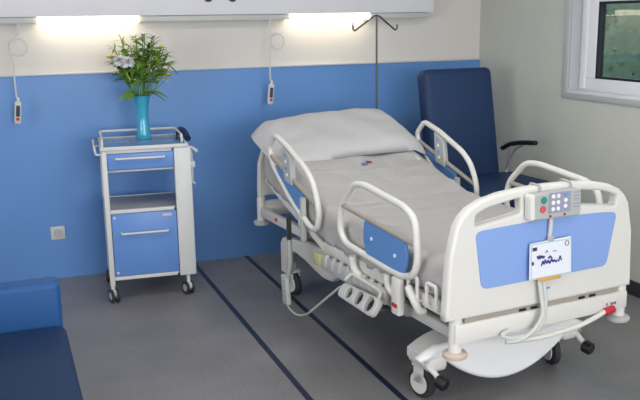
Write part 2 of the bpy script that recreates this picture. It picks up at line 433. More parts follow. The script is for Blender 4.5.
pendant(1.745, 1.735, 1.79, 1.512, .05, 1.165, 'white call handset hanging in the middle between trolley and bed')

# wall socket
sk = thing('wall_socket', 'small square ivory wall socket left of the bedside cabinet', 'socket', (.279, YB, .312), off=(.279, YB, .312))
MB().box(.234, .324, YB-.012, YB, .268, .356, .004).build('cover_plate', 'socket_white', sk)
mtx = Matrix.Translation((.279, YB-.012, .312)) @ Matrix.Rotation(R(90), 4, 'X')
MB().lathe([(.027, 0), (.027, .004), (.023, .004), (.021, .001), (0, .001)], n=24, mtx=mtx).build('socket_insert', 'panel_grey', sk)

# ================================================================ castor helper
def caster(parent, x, y, r=.045, ang=0.0, hz=None, name='caster', wname='wheel', twin=True, fork='cab_white', tyre='rubber'):
    """fork with twin wheel; wheel bottom on the floor (z=0 of the parent)"""
    ca, sa = math.cos(ang), math.sin(ang)
    mtx = Matrix.Translation((x, y, 0)) @ Matrix.Rotation(ang, 4, 'Z')
    hz = hz or r*2+.03
    f = MB(); f.cyl((x, y, r*1.5), (x, y, hz), r*.28, 14)
    f.box(-r*.22, r*.22, -r*.7, r*.75, r*.95, r*1.9, r*.2, 3, mtx)
    fo = f.build(name, fork, parent)
    for s in (-1, 1):
        wx = s*r*.42
        wm = MB(); m2 = mtx @ Matrix.Translation((wx-r*.17, r*.25, r)) @ Matrix.Rotation(R(90), 4, 'Y')
        wm.lathe([(r*.55, 0), (r*.9, 0), (r, r*.08), (r, r*.26), (r*.9, r*.34), (r*.55, r*.34)], n=28, mtx=m2)
        wo = wm.build(wname, tyre, fo)
        hm = MB(); m3 = mtx @ Matrix.Translation((wx-r*.20, r*.25, r)) @ Matrix.Rotation(R(90), 4, 'Y')
        hm.lathe([(0, 0), (r*.5, 0), (r*.6, r*.05), (r*.6, r*.35), (r*.5, r*.40), (0, r*.40)], n=24, mtx=m3); hm.build('hub', 'hub', wo)
    return fo

# ================================================================ BEDSIDE CABINET
CB = thing('bedside_cabinet', 'blue and white wheeled bedside cabinet carrying the turquoise vase', 'cabinet', (.785, 5.07, 0), R(-5))
hw = .245; fy = -.225; by = .225
fr_ = MB()
fr_.box(-hw, -hw+.03, fy, fy+.03, .10, .925, .004); fr_.box(-hw, -hw+.03, by-.03, by, .10, .925, .004)
fr_.box(hw-.03, hw, by-.03, by, .10, .925, .004)
for z in (.135, .545, .905):
    fr_.box(-hw+.03, hw-.085, fy+.002, fy+.026, z, z+.022, .003); fr_.box(-hw+.03, hw-.03, by-.026, by-.002, z, z+.022, .003)
    fr_.box(-hw+.002, -hw+.026, fy+.03, by-.03, z, z+.022, .003)
fr_.build('frame', 'cab_white', CB)
MB().box(hw-.072, hw+.028, fy-.004, fy+.04, .13, .925, .006).build('side_column', 'cab_white', CB)
MB().box(hw-.026, hw-.006, fy+.04, by-.03, .145, .90, .002).build('side_panel', 'cab_blue', CB)
MB().box(-hw+.006, -hw+.022, fy+.03, by-.03, .157, .545, .002).build('side_panel', 'cab_blue', CB)
MB().box(-hw+.006, -hw+.022, fy+.03, by-.03, .80, .905, .002).build('side_panel', 'cab_blue', CB)
MB().box(-hw+.03, hw-.03, by-.022, by-.008, .157, .545, .002).build('back_panel', 'cab_blue', CB)
MB().box(-hw+.022, hw-.026, fy+.026, by-.026, .140, .155).build('bottom_panel', 'cab_white', CB)
MB().box(-hw+.022, hw-.026, fy+.026, by-.026, .550, .565, .002).build('shelf', 'cab_shelf', CB)
MB().box(-hw+.022, hw-.026, fy+.03, by-.026, .790, .802, .002).build('drawer_floor', 'cab_white', CB)
tp = MB().box(-hw+.008, hw+.002, fy+.006, by, .927, .943, .003).build('tabletop', 'cab_top', CB)
rm = MB(); rm.box(-hw-.004, hw+.014, fy-.012, fy+.006, .925, .946, .004); rm.box(-hw-.004, hw+.014, by, by+.012, .925, .946, .004)
rm.box(-hw-.004, -hw+.008, fy+.002, by+.004, .925, .946, .004); rm.box(hw+.002, hw+.014, fy+.002, by+.004, .925, .946, .004)
rm.build('tabletop_rim', 'cab_white', CB)
dr = MB().box(-hw+.033, hw-.075, fy+.001, fy+.02, .808, .903, .003).build('drawer', 'cab_blue', CB)
MB().tube([(-.165, fy+.001, .876), (-.165, fy-.022, .876), (.115, fy-.022, .876), (.115, fy+.001, .876)], .007, 10, corner=.015).build('handle', 'cab_white', dr)
dd = MB().box(-hw+.033, hw-.075, fy+.001, fy+.02, .160, .543, .003).build('door', 'cab_blue', CB)
MB().tube([(-.16, fy+.001, .425), (-.16, fy-.022, .425), (.115, fy-.022, .425), (.115, fy+.001, .425)], .007, 10, corner=.015).build('handle', 'cab_white', dd)
for zz in (.183, .522): MB().cyl((-hw+.05, fy+.001, zz), (-hw+.05, fy-.004, zz), .008, 12).build('hinge_cap', 'white_trim', dd)
MB().box(.085, .14, fy-.0012, fy+.001, .512, .528).build('label_sticker', 'pink_label', dd)
# gallery rail round the top
zg = .985
MB().tube([(-hw+.01, fy+.02, .942), (-hw+.01, fy+.02, zg), (-hw+.01, by-.005, zg), (hw-.01, by-.005, zg), (hw-.01, fy+.10, zg), (hw-.01, fy+.10, .942)], .0075, 10, corner=.04).build('gallery_rail', 'cab_white', CB)
MB().tube([(-hw-.002, fy+.03, .90), (-hw-.030, fy+.03, .90), (-hw-.036, fy+.05, .945), (-hw-.036, by-.08, .945), (-hw-.030, by-.05, .90), (-hw-.002, by-.05, .90)], .007, 10, corner=.03).build('towel_rail', 'cab_white', CB)
pad = MB().tube([(hw+.01, by-.02, .955), (hw+.012, by-.09, .985), (hw+.022, by-.2, .99), (hw+.035, by-.29, .95)], .02, 12, corner=.1, radii=None)
pad.build('dark_blue_grip', 'vinyl_dark', CB)
br = MB(); br.tube([(hw+.01, fy+.05, .915), (hw+.04, fy+.03, .915), (hw+.065, fy-.01, .895)], .009, 10, corner=.03)
br.tube([(hw+.035, fy+.04, .915), (hw+.04, fy+.04, .80), (hw+.036, fy+.04, .70), (hw+.052, fy+.03, .69)], .006, 8, corner=.02)
br.box(hw+.02, hw+.055, fy+.02, fy+.06, .79, .83, .008)
br.build('hook_bracket', 'cab_white', CB)
for x, y, a in ((-hw+.015, fy+.015, R(200)), (hw-.02, fy+.02, R(25)), (-hw+.015, by-.015, R(170)), (hw-.02, by-.015, R(10))):
    caster(CB, x, y, .042, a, .132)

# ================================================================ VASE & FLOWERS
VX, VY, VZ = .822, 5.17, .9435
vs_ = MB(); VM = Matrix.Translation((0, 0, 0))
vs_.lathe([(.038, 0), (.041, .006), (.040, .03), (.033, .11), (.031, .15), (.036, .21), (.048, .268), (.050, .272), (.046, .268), (.033, .21), (.028, .15), (.030, .11), (.036, .03), (0, .012)], n=32)
bmesh.ops.scale(vs_.bm, vec=(1.1, 1.1, .98), verts=list(vs_.bm.verts))
vase = tag(vs_.build('vase', 'vase', loc=(VX, VY, VZ)), 'turquoise glass vase of flowers on top of the bedside cabinet', 'vase')
def leaf(mb, p, d, L_, wd, droop=.3, seg=6):
    d = Vector(d).normalized(); side = d.cross(Vector((0, 0, 1)));
    if side.length < .1: side = Vector((1, 0, 0))
    side.normalize(); side = (side+Vector((0, 0, random.uniform(-.5, .5)))).normalized()
    verts, faces = [], []
    for i in range(seg+1):
        t = i/seg; c = Vector(p)+d*L_*t+Vector((0, 0, -droop*L_*t*t))
        w_ = wd*math.sin(math.pi*min(1, .08+t*.92))**.8*.5 if t < 1 else .0005
        verts += [c-side*w_, c+Vector((0, 0, -w_*.35)), c+side*w_]
    for i in range(seg):
        for k in (0, 1): faces.append((i*3+k, i*3+k+1, i*3+k+4, i*3+k+3))
    mb._add(verts, faces)
def stem_pts(dx, dy, top):
    bx_, by_ = dx*-.1, dy*-.1
    return [(bx_, by_, .03), (dx*.12, dy*.12, .15), (dx*.22, dy*.22, .25), (dx*.62, dy*.62, .25+(top-.25)*.5), (dx, dy, top)]
rnd = random.Random(3)
def greenery(dx, dy, top, m, label, group, n=9, wide=.028, Lr=(.08, .14)):
    t = thing('leafy_stem', label, 'foliage', (VX, VY, VZ), group=group)
    pts = round_path(stem_pts(dx, dy, top), .04)
    MB().tube(pts, .0028, 6).build('stem', 'stem', t)
    lm = MB()
    for i in range(n):
        hz = .30+(top-.30)*rnd.uniform(.15, 1.02)**.75; p = pts[-1]
        for a0, a1 in zip(pts, pts[1:]):
            if a0.z <= hz <= a1.z: p = a0.lerp(a1, (hz-a0.z)/max(1e-6, a1.z-a0.z)); break
        a = rnd.uniform(0, 2*math.pi); d = Vector((math.cos(a), math.sin(a)*.8, rnd.uniform(.0, 1.3)))
        leaf(lm, p, d, rnd.uniform(*Lr)*.9, wide*rnd.uniform(.7, 1.2), rnd.uniform(.1, .7))
    lm.build('leaves', m, t)
G1 = 'dark green leafy stems in the turquoise vase'
for dx, dy, top in ((-.14, .02, .47), (-.09, -.06, .52), (-.04, .05, .56), (.02, -.05, .57), (.07, .05, .58), (.12, -.03, .53), (.16, .02, .47), (-.11, .06, .42), (.10, .07, .44), (.0, -.08, .48), (.05, .02, .50), (-.05, -.02, .46)):
    greenery(dx, dy, top, 'leaf', 'leafy dark green stem in the flower arrangement in the turquoise vase', G1, n=20)
G2 = 'yellow green feathery stems in the turquoise vase'
for dx, dy, top in ((-.15, -.03, .56), (-.10, .03, .62), (-.02, -.03, .63), (.09, -.04, .60), (.15, -.02, .55), (.05, .05, .63), (.19, .0, .45), (-.13, -.05, .50)):
    greenery(dx, dy, top, 'leaf2', 'slim yellow green stem in the flower arrangement in the turquoise vase', G2, n=22, wide=.014, Lr=(.05, .11))
# drooping leaves at the vase rim
G3 = 'broad leaves drooping over the vase rim'
for k, (ax_, ay_, L_, lab) in enumerate(((-1, -.3, .13, 'broad leaf drooping over the left of the vase rim'), (-.8, -.8, .12, 'short broad leaf over the front left of the vase rim'), (1, -.2, .15, 'broad leaf drooping over the right of the vase rim'), (.7, -.8, .17, 'long broad leaf over the front right of the vase rim'))):
    lm = MB(); leaf(lm, (ax_*.03, ay_*.02, .283), (ax_, ay_, .35), L_, .05, .65, 8)
    lm.tube([(0, 0, .1), (ax_*.012, ay_*.012, .22), (ax_*.03, ay_*.02, .283)], .002, 6)
    tag(lm.build('drooping_leaf', 'leaf', loc=(VX, VY, VZ)), lab, 'leaf', G3)
def flower(dx, dy, top, m, label, kind, group=None):
    t = thing('flower', label, 'flower', (VX, VY, VZ), group=group)
    MB().tube(round_path(stem_pts(dx, dy, top), .04), .0025, 6).build('stem', 'stem', t)
    f = MB(); c = Vector((dx, dy, top))
    if kind == 'ball':
        for i in range(90):
            ph = math.acos(1-1.7*(i+.5)/90); th = i*2.39996
            d = Vector((math.sin(ph)*math.cos(th), math.sin(ph)*math.sin(th), math.cos(ph)))
            leaf(f, c+d*.022, (d.x, d.y, d.z*.7), .024, .018, .25, 4)
    elif kind == 'spike':
        for i in range(22):
            a = i*2.4; leaf(f, c+Vector((dx*.15, dy*.15, 0))*i/22+Vector((0, 0, .045*i/22-.02)), (math.cos(a), math.sin(a), .6), .017, .010, .2, 3)
    else:
        for i in range(7):
            a = 2*math.pi*i/7; leaf(f, c, (math.cos(a), math.sin(a), .8), .048, .026, .5, 5)
        for i in range(5):
            a = 2*math.pi*i/5+.3; leaf(f, c, (math.cos(a)*.4, math.sin(a)*.4, 1), .026, .012, .1, 4)
    f.build('petals', m, t)
flower(-.085, -.09, .475, 'petal_white', 'large white ruffled flower low on the left of the bouquet', 'ball')
flower(-.125, -.07, .485, 'petal_white', 'smaller white flower beside the large white one in the bouquet', 'ball')
flower(-.17, -.02, .50, 'petal_yellow', 'yellow flower at the far left edge of the bouquet', 'cup', 'yellow flowers in the vase')
flower(-.02, -.06, .60, 'petal_yellow', 'yellow flower at the top centre of the bouquet', 'cup', 'yellow flowers in the vase')
flower(.12, -.07, .55, 'petal_yellow', 'yellow flower at the upper right of the bouquet', 'cup', 'yellow flowers in the vase')
flower(.165, -.03, .38, 'petal_yellow', 'pale yellow flower low at the right edge of the bouquet', 'cup', 'yellow flowers in the vase')
flower(.02, -.05, .615, 'petal_purple', 'small purple flower at the very top of the bouquet', 'spike', 'purple flowers in the vase')
flower(.07, -.06, .60, 'petal_purple', 'purple flower spike leaning right near the top of the bouquet', 'spike', 'purple flowers in the vase')

# ================================================================ HOSPITAL BED
OX, OY, TH = 1.605, 2.704, R(5.0)
def bw(u, v, z=0): return (OX+u*math.cos(TH)-v*math.sin(TH), OY+u*math.sin(TH)+v*math.cos(TH), z)
def bthing(name, label, cat, u, v, z, group=None): return thing(name, label, cat, bw(u, v, z), TH, group, off=(u, v, z))
CU = .425
BED = bthing('hospital_bed', 'white adjustable hospital bed with blue foot panel and raised side rails', 'bed', CU, 1.1, 0)
# footboard with two hand slots
half = [(.49, .488), (.488, .52), (.477, .74), (.448, .865), (.425, .90), (.39, .932), (.33, .958), (.24, .977), (.12, .987)]
outer = [(CU-a, z) for a, z in half]+[(CU, .990)]+[(CU+a, z) for a, z in half[::-1]]
slotL = rpoly([(.065, .858), (.066, .903), (.12, .925), (.281, .950), (.289, .890)], .012)
slotR = [(2*CU-x, z) for x, z in slotL][::-1]
slotR = rpoly([(.59, .888), (.586, .950), (.72, .933), (.80, .905), (.795, .862)], .012)
fp = plate('footboard', 'bed_white', outer, [slotL, slotR], .05, .012, XZ(-.02), BED)
blue = rpoly([(.062, .838), (.16, .843), (CU, .850), (.69, .843), (.80, .834), (.755, .602), (.098, .600)], .03)
plate('foot_panel_inset', 'bed_blue', blue, (), .006, .002, XZ(-.0475), BED)
# foot posts, cross rails, buffers
for u, dm in ((0, 'disc_beige'), (.88, 'disc_grey')):
    ps = MB().cyl((u, -.015, .345), (u, -.015, .50), .027, 20, .004).build('corner_post', 'bed_white', BED)
    MB().lathe([(.02, .322), (.047, .324), (.051, .329), (.051, .340), (.046, .345), (.030, .348)], u, -.015, 28).build('bumper_disc', dm, BED)
MB().box(-.02, .90, -.045, .0, .385, .466, .008).build('foot_crossbar', 'bed_white', BED)
MB().box(.03, .85, -.036, -.004, .462, .490).build('foot_gap_strip', 'tube_grey', BED)
for u in (.30, .36, .62, .68): MB().box(u, u+.035, -.040, -.036, .469, .480, .001).build('gap_slot', 'black', BED)
MB().tube([(.26, -.055, .355), (.40, -.07, .350), (.60, -.07, .362), (.72, -.06, .385), (.78, -.05, .40)], .011, 10, corner=.05).build('brake_rod', 'bed_white', BED)
MB().cyl((.755, -.056, .392), (.815, -.05, .398), .017, 14, .004).build('red_release_knob', 'red', BED)
for u_ in (.775, .80, .812, .824): MB().box(u_, u_+.007, -.0465, -.044, .415, .427, .0005).build('maker_mark', 'ink', BED)
MB().box(.40, .45, -.0475, -.0445, .548, .556, .0005).build('maker_mark', 'logo_blue', BED)

# base: curved foot cover
def cover(v0, v1, m):
    pass
yc = .20
prof = []
for k in range(25):
    a = k/24; u = .075+a*.72
    prof.append((u, .066+.165*abs(2*a-1)**2.0))
topz = [(.87, .222), (.885, .245), (.80, .285), (CU, .305), (.05, .285), (-.045, .245), (-.03, .222)]
plate('foot_cover', 'cover_white', prof+topz, (), .05, .018, XZ(.20), BED)
# sloping top of the base cover
tc_ = MB()
def covfn(a, b_):
    u = -.0+a*.87; v = .19+b_*.15
    k = 1-abs(2*a-1)**4
    return Vector((u, v, .238+.060*k+.01*b_*k))
tc_.grid(20, 10, covfn); tc_.grid(20, 10, lambda a, b_: covfn(a, b_)-Vector((0, 0, .04)))
for a0 in (0, 1): tc_.grid(2, 10, lambda a, b_: covfn(a0, b_)-Vector((0, 0, .04*a)))
tc_.grid(20, 2, lambda a, b_: covfn(a, 1)-Vector((0, 0, .04*b_)))
tc_.build('base_cover', 'bed_white', BED)
# arms carrying the foot castors
def bed_caster(u, v, ang, top):
    r = .072; mtx = Matrix.Translation((u, v, 0)) @ Matrix.Rotation(ang, 4, 'Z')
    f = MB(); f.cyl((u, v, r*1.9), (u, v, top), .02, 16)
    for s_ in (-1, 1): f.cyl(mtx @ Vector((s_*.021, -.01, r)), mtx @ Vector((s_*.027, -.01, r)), .05, 28, .002); f.box(s_*.024-.003, s_*.024+.003, -.04, .02, r, r*2+.008, .002, 2, mtx)
    f.box(-.030, .030, -.045, .03, r*2+.002, r*2+.018, .005, 2, mtx)
    fo = f.build('caster', 'bed_white', BED)
    m2 = mtx @ Matrix.Translation((-.018, -.01, r)) @ Matrix.Rotation(R(90), 4, 'Y')
    wo = MB().lathe([(.05, 0), (r-.008, 0), (r, .006), (r, .030), (r-.008, .036), (.05, .036)], n=32, mtx=m2).build('wheel', 'rubber', fo)
    m3 = mtx @ Matrix.Translation((-.021, -.01, r)) @ Matrix.Rotation(R(90), 4, 'Y')
    MB().lathe([(0, 0), (.02, 0), (.024, .004), (.046, .004), (.052, .006), (.052, .036), (.046, .038), (0, .040)], n=28, mtx=m3).build('hub', 'bed_grey', wo)
for u, v, a in ((.06, .32, R(12)), (.815, .33, R(-14))):
    MB().box(u-.05, u+.05, v-.14, v+.04, .165, .235, .022, 3).build('caster_arm', 'bed_white', BED)
    bed_caster(u, v, a, .18)
for u, v, a in ((.14, 1.87, R(8)), (.74, 1.87, R(5))):
    bed_caster(u, v, a, .2)
# foot pedals on the base
for s, u in ((-1, .0), (1, .83)):
    u2 = .035 if s < 0 else .85
    MB().tube([(u+.01*s, .24, .23), (u2, .17, .17), (u2, .13, .15)], .013, 10, corner=.02).build('brake_pedal', 'bed_white', BED)
    MB().cyl((u2-.004, .15, .150), (u2+.012, .105, .138), .030, 20, .007).build('pedal_pad', 'black', BED)
# head end leg arches (one each side)
for u in (.10, .78):
    arch = [(1.90, .15), (1.90, .335), (1.87, .372), (1.78, .385), (1.50, .422), (1.30, .432), (1.18, .41), (1.17, .31), (1.22, .272), (1.32, .264), (1.42, .278), (1.55, .306), (1.68, .318), (1.77, .305), (1.815, .265), (1.82, .15)]
    plate('head_leg_arch', 'bed_white', arch, (), .055, .014, YZ(u), BED)
MB().box(.10, .78, 1.81, 1.88, .30, .36, .01).build('head_axle', 'bed_grey', BED)
# side base beams
for u in (.13, .72):
    MB().box(u-.03, u+.03, .50, 1.25, .30, .352, .012).build('base_beam', 'bed_grey', BED)
for u in (.035, .80):
    MB().box(u-.022, u+.022, -.0, 1.2, .375, .425, .01).build('under_frame_beam', 'bed_grey', BED)
# scissor posts under the deck
for v in (.62, 1.40):
    MB().box(CU-.05, CU+.05, v-.05, v+.05, .33, .46, .012).build('lifting_column', 'bed_grey', BED)
MB().box(.16, .69, .45, 1.55, .28, .33, .015).build('base_plate', 'deck', BED)
# mattress deck: flat part and raised back part
SL = .30
def deckz(v): return .69+SL*max(0, v-1.10)
def slab(name, m, v0, v1, z_off, th, u0, u1, bev=.01, parent=None):
    a = math.atan(SL) if v0 >= 1.05 else 0
    L_ = (v1-v0)/math.cos(a)
    mtx = Matrix.Translation((0, v0, deckz(v0)-z_off)) @ Matrix.Rotation(a, 4, 'X')
    return MB().box(u0, u1, 0, L_, -th, 0, bev, 2, mtx).build(name, m, parent)
slab('deck_panel', 'deck', .03, 1.08, .165, .03, .03, .85, parent=BED)
slab('deck_panel', 'deck', 1.10, 1.90, .165, .03, .03, .85, parent=BED)
for u in (-.005, .865):
    MB().box(u-.016, u+.016, .02, 1.12, .475, .535, .008).build('side_frame', 'bed_white', BED)
a_ = math.atan(SL)
for u in (-.005, .865):
    mtx = Matrix.Translation((u, 1.12, .50)) @ Matrix.Rotation(a_, 4, 'X')
    MB().box(-.012, .012, 0, .80, -.02, .02, .006, 2, mtx).build('back_frame', 'bed_white', BED)
# little mattress retainers near the foot
for u in (-.028, .888):
    s = 1 if u > 0 else -1
    for v in (.06, .20):
        MB().tube([(u-.01*s, v, .50), (u+.012*s, v, .50), (u+.014*s, v, .60), (u+.014*s, v+.07, .60), (u+.012*s, v+.07, .50), (u-.01*s, v+.07, .50)], .008, 8, corner=.015).build('mattress_retainer', 'bed_white', BED)
# ribbed actuator cover along the near side
rib = MB()
for k in range(8):
    v = .50+.075*k; rib.tube([(-.040, v, .49), (-.052, v, .45), (-.040, v, .415)], .013, 8, corner=.02)
rib.box(-.055, -.02, .44, 1.08, .405, .475, .008)
rib.build('ribbed_side_cover', 'bed_grey', BED)
MB().box(-.060, -.028, 1.08, 1.16, .41, .475, .008).build('lime_end_tag', 'green_tag', BED)
# headboard
hh = [(.37, .37), (.372, .62), (.365, .78), (.335, .865), (.27, .915), (.14, .935)]
ho = [(CU-a, z) for a, z in hh]+[(CU, .94)]+[(CU+a, z) for a, z in hh[::-1]]
hi = rpoly([(CU-.33, .535), (CU-.33, .57), (CU+.33, .57), (CU+.33, .535)], .01)
plate('headboard', 'bed_white', [(x, z+.10 if z < .5 else z) for x, z in ho], (hi,), .04, .012, XZ(2.19), BED)
plate('headboard_inset', 'bed_grey', rpoly([(CU-.31, .60), (CU-.31, .84), (CU+.31, .84), (CU+.31, .60)], .04), (), .05, .004, XZ(2.19), BED)
for u in (.075, .775):
    MB().cyl((u, 2.19, .40), (u, 2.19, .56), .028, 18, .004).build('head_post', 'bed_white', BED)
    MB().lathe([(.03, .382), (.050, .385), (.053, .393), (.053, .402), (.046, .408), (.028, .412)], u, 2.19, 26).build('bumper_disc', 'disc_grey', BED)
MB().box(.075, .775, 2.15, 2.18, .44, .50, .008).build('head_crossbar', 'bed_white', BED)
for u in (.075, .775): MB().box(u-.02, u+.02, 1.55, 2.17, .44, .50, .01).build('head_side_arm', 'bed_white', BED)

# ---- side rails
def foot_rail(u, s):
    """s = outward direction sign; closed tube loop with lower bar and blue panel"""
    r = MB(); D = .0 if s < 0 else .035
    pts = [(u, v_+D, z_) for v_, z_ in ((.862, .70), (.845, .79), (.72, .910), (.62, .922), (.28, .888), (.20, .85), (.175, .68), (.21, .605), (.29, .585), (.38, .585), (.80, .605), (.855, .65))]
    o = r.tube(pts, .0155, 12, corner=.04, closed=True).build('side_rail', 'tube_white', BED)
    MB().tube([(u, .832+D, .788), (u, .19+D, .744)], .0125, 10).build('rail_bar', 'tube_grey', o)
    plate('rail_panel', 'rail_blue', rpoly([(.615+D, .768), (.265+D, .744), (.250+D, .66), (.275+D, .595), (.38+D, .572), (.60+D, .605), (.625+D, .68)], .03), (), .014, .003, YZ(u), o)
    for v, z in ((.545, .690), (.345, .662)):
        MB().cyl((u+s*.007, v, z), (u+s*.0105, v, z), .009, 12).build('panel_screw', 'white_btn', o)
    for v in (.42, .74):
        MB().tube([(u, v, .56), (u-s*.004, v, .50), (u-s*.02, v-.06, .46), (u-s*.045, v-.07, .46)], .018, 10, corner=.04).build('rail_bracket', 'bed_white', o)
    MB().box(u-.016, u+.016, .30, .365, .40, .57, .01).build('rail_latch', 'bed_white', o)
    MB().box(u-.018, u+.018, .31, .355, .435, .455, .003).build('red_latch_mark', 'red', o)
    MB().tube([(u, .25, .55), (u, .20, .50), (u-s*.02, .19, .455), (u-s*.045, .19, .455)], .017, 10, corner=.04).build('rail_bracket', 'bed_white', o)
    return o
foot_rail(-.055, -1); foot_rail(.975, 1)
def head_rail(u, s):
    def q(v, h):      # h above the reclined deck line
        return (u, v, h)
    D = -.055 if s < 0 else 0
    def sh(l): return [(a+D, z) for a, z in l]
    pts = [q(*p) for p in sh([(1.70, 1.03), (1.785, .95), (1.745, .86), (1.50, .70), (1.26, .595), (1.18, .60), (1.155, .68), (1.175, .76), (1.225, .84), (1.30, .895), (1.53, .985)])]
    o = MB().tube(pts, .0155, 12, corner=.035, closed=True).build('side_rail', 'tube_white', BED)
    MB().tube([q(*p) for p in sh([(1.765, .905), (1.165, .72)])], .0125, 10).build('rail_bar', 'tube_grey', o)
    plate('rail_panel', 'rail_blue', rpoly(sh([(1.70, .865), (1.36, .760), (1.33, .66), (1.40, .665), (1.52, .735), (1.66, .82)]), .02), (), .014, .003, YZ(u), o)
    kp = plate('rail_keypad', 'panel_grey', rpoly(sh([(1.575, .985), (1.48, .945), (1.455, .78), (1.555, .80)]), .015), (), .032, .005, YZ(u), o)
    for k in range(4):
        for e in (-1, 1):
            v, z = 1.532-.007*k+D, .94-.035*k
            MB().cyl((u+e*.0155, v, z), (u+e*.0195, v, z), .009, 10).build('rail_button', 'white_btn' if k % 2 else 'logo_blue', kp)
    MB().tube([(u, 1.36+D, .64), (u-s*.01, 1.40+D, .57), (u-s*.05, 1.42+D, .55)], .018, 10, corner=.03).build('rail_bracket', 'bed_white', o)
    MB().box(u-.014, u+.014, 1.33+D, 1.365+D, .50, .74, .008).build('rail_post', 'bed_grey', o)
    MB().cyl((u+s*.015, 1.62, .55), (u+s*.02, 1.62, .55), .012, 12).build('red_mark', 'red', o)
head_rail(-.05, -1); head_rail(.975, 1)

# accessory holder on the near side: tilted plate with round cut-outs and wire loop
hm_ = bthing('accessory_holder', 'grey plate with three round holes hung under the near side rail', 'holder', -.11, .60, .38)
pmx = Matrix.Translation((-.115, .57, .412)) @ Matrix.Rotation(R(35), 4, 'Y') @ YZ(0)
plate('holder_plate', 'bed_grey', rpoly([(-.17, -.045), (.16, -.04), (.16, .03), (-.17, .045)], .03), [circle(-.11, 0, .033), circle(-.015, 0, .031), circle(.075, -.003, .026)], .03, .006, pmx, hm_)
MB().box(-.09, -.03, .42, .72, .390, .400, .003).build('holder_tray', 'dark_metal', hm_)
MB().tube([(-.10, .73, .45), (-.06, .74, .475), (-.06, .46, .465), (-.10, .42, .445)], .007, 8, corner=.03).build('wire_loop', 'tube_white', hm_)

# ---- mattress
mt = MB()
pr = []
def matp(v): return deckz(v)
for (u0, u1, zo) in ((.03, .85, .012),):
    N = 30
    def mfn(a, b_, top):
        v = .03+b_*1.84; u = u0+(u1-u0)*a
        return Vector((u, v, matp(v)-zo-(0 if top else .145)))
    mt.grid(2, N, lambda a, b_: mfn(a, b_, True)); mt.grid(2, N, lambda a, b_: mfn(a, b_, False))
    for aa in (0, 1): mt.grid(2, N, lambda a, b_: mfn(aa, b_, a > .5))
    for bb in (0, 1): mt.grid(2, 2, lambda a, b_: mfn(a, bb, b_ > .5))
bmesh.ops.remove_doubles(mt.bm, verts=list(mt.bm.verts), dist=1e-5)
bmesh.ops.bevel(mt.bm, geom=[e for e in mt.bm.edges if e.calc_face_angle(0) > .8], offset=.02, segments=3, affect='EDGES')
tag(mt.build('mattress', 'mattress', loc=bw(CU, 1.1, .53), rz=TH, off=(CU, 1.1, .53)), 'mattress with raised back part under the white bed sheet', 'mattress')

# ---- sheet draped over the mattress
def hsh(x): return math.sin(x*12.9898)*43758.5453 % 1
def wr(u, v):
    a = .006*math.sin(9*v+3.0*u+2.2*math.sin(3*u+v*2))*math.sin(4*u+1.0)
    b_ = .0045*math.sin(25*(v-.35*u)+3*math.sin(5*u))*(0.5+.5*math.sin(3.3*v+4*u))
    c_ = .0035*abs(math.sin(15*(v+.5*u)+2*math.sin(4*v-6*u)))
    cr = 0
    for v0, k, sl in ((.18, .8, .10), (.37, 1, -.06), (.52, .7, .12), (.68, 1, .03), (.86, .9, -.10), (1.06, 1.3, .02), (1.13, 1.2, -.05), (1.30, .8, .09), (1.47, .9, -.04)):
        cr += .0045*k*math.exp(-((v-v0-sl*(u-.4)-.012*math.sin(7*u+v0*9))/.014)**2)*(.55+.45*math.sin(4*u+v0*13))
    for u0, sl in ((.30, .03), (.60, -.04)):
        cr += .003*math.exp(-((u-u0-sl*(v-1)-.006*math.sin(6*v))/.012)**2)*(.6+.4*math.sin(5*v+u0*7))
    return 1.5*(a+b_)+1.5*c_+cr
st = MB()
PR = []   # cross profile in arc form: list of (u, dz) from near hem to far hem
for k in range(8): PR.append((-.002, -.155+.017*k))
PR += [(.0, -.03), (.004, -.014), (.014, -.004), (.03, .0)]
for k in range(1, 90): PR.append((.03+.82*k/90, 0))
PR += [(.85, .0), (.866, -.004), (.876, -.014), (.88, -.03)]
for k in range(8): PR.append((.882, -.04-.017*k))
nP = len(PR); nV = 200
def shfn(a, b_):
    i = int(round(a*(nP-1))); u, dz = PR[i]; v = .012+b_*1.875
    z = deckz(v)+.004+.0*u
    # soft bend at the hinge
    z += .02*math.exp(-((v-1.1)/.12)**2)*.6
    if abs(dz) < .001: z += wr(u, v)+.004
    else:
        fold = .007*math.sin(v*17+dz*22)+.004*math.sin(v*41+1)
        s = -1 if u < .4 else 1
        u += s*(.006+abs(fold)*min(1, abs(dz)/.08))+s*.004
        if abs(dz) > .1: dz += .018*math.sin(v*5.3+1)*(abs(dz)-.1)/.05+(-.02 if v > 1.0 else 0)*(abs(dz)-.1)/.05
    return Vector((u, v, z+dz))
st.grid(nP, nV, shfn)
# foot end of the sheet hanging behind the footboard
st.grid(nP, 6, lambda a, b_: shfn(a, 0)+Vector((0, -.0+.004*b_, 0)) if b_ == 0 else Vector((shfn(a, 0).x, .012, max(.56, shfn(a, 0).z-.12*b_))))
so_ = st.build('bed_sheet', 'sheet', loc=bw(CU, 1.1, .69), rz=TH, off=(CU, 1.1, .69), sharp=80)
tag(so_, 'creased white bed sheet covering the hospital bed mattress', 'bed sheet')
md = so_.modifiers.new('thickness', 'SOLIDIFY'); md.thickness = .002; md.offset = 1
# woven laundry marks on the sheet
for (u, v, m_, nm) in ((.495, 1.555, 'laundry_red', 'red_laundry_mark'), (.455, 1.535, 'laundry_blue', 'blue_laundry_mark')):
    q = MB(); 
    q.grid(6, 4, lambda a, b_: Vector((u+(a-.5)*.036+.006*math.sin(b_*3), v+(b_-.5)*.026, deckz(v+(b_-.5)*.026)+wr(u+(a-.5)*.05, v+(b_-.5)*.026)+.0145)))
    q.build(nm, m_, so_, off=(CU, 1.1, .69))

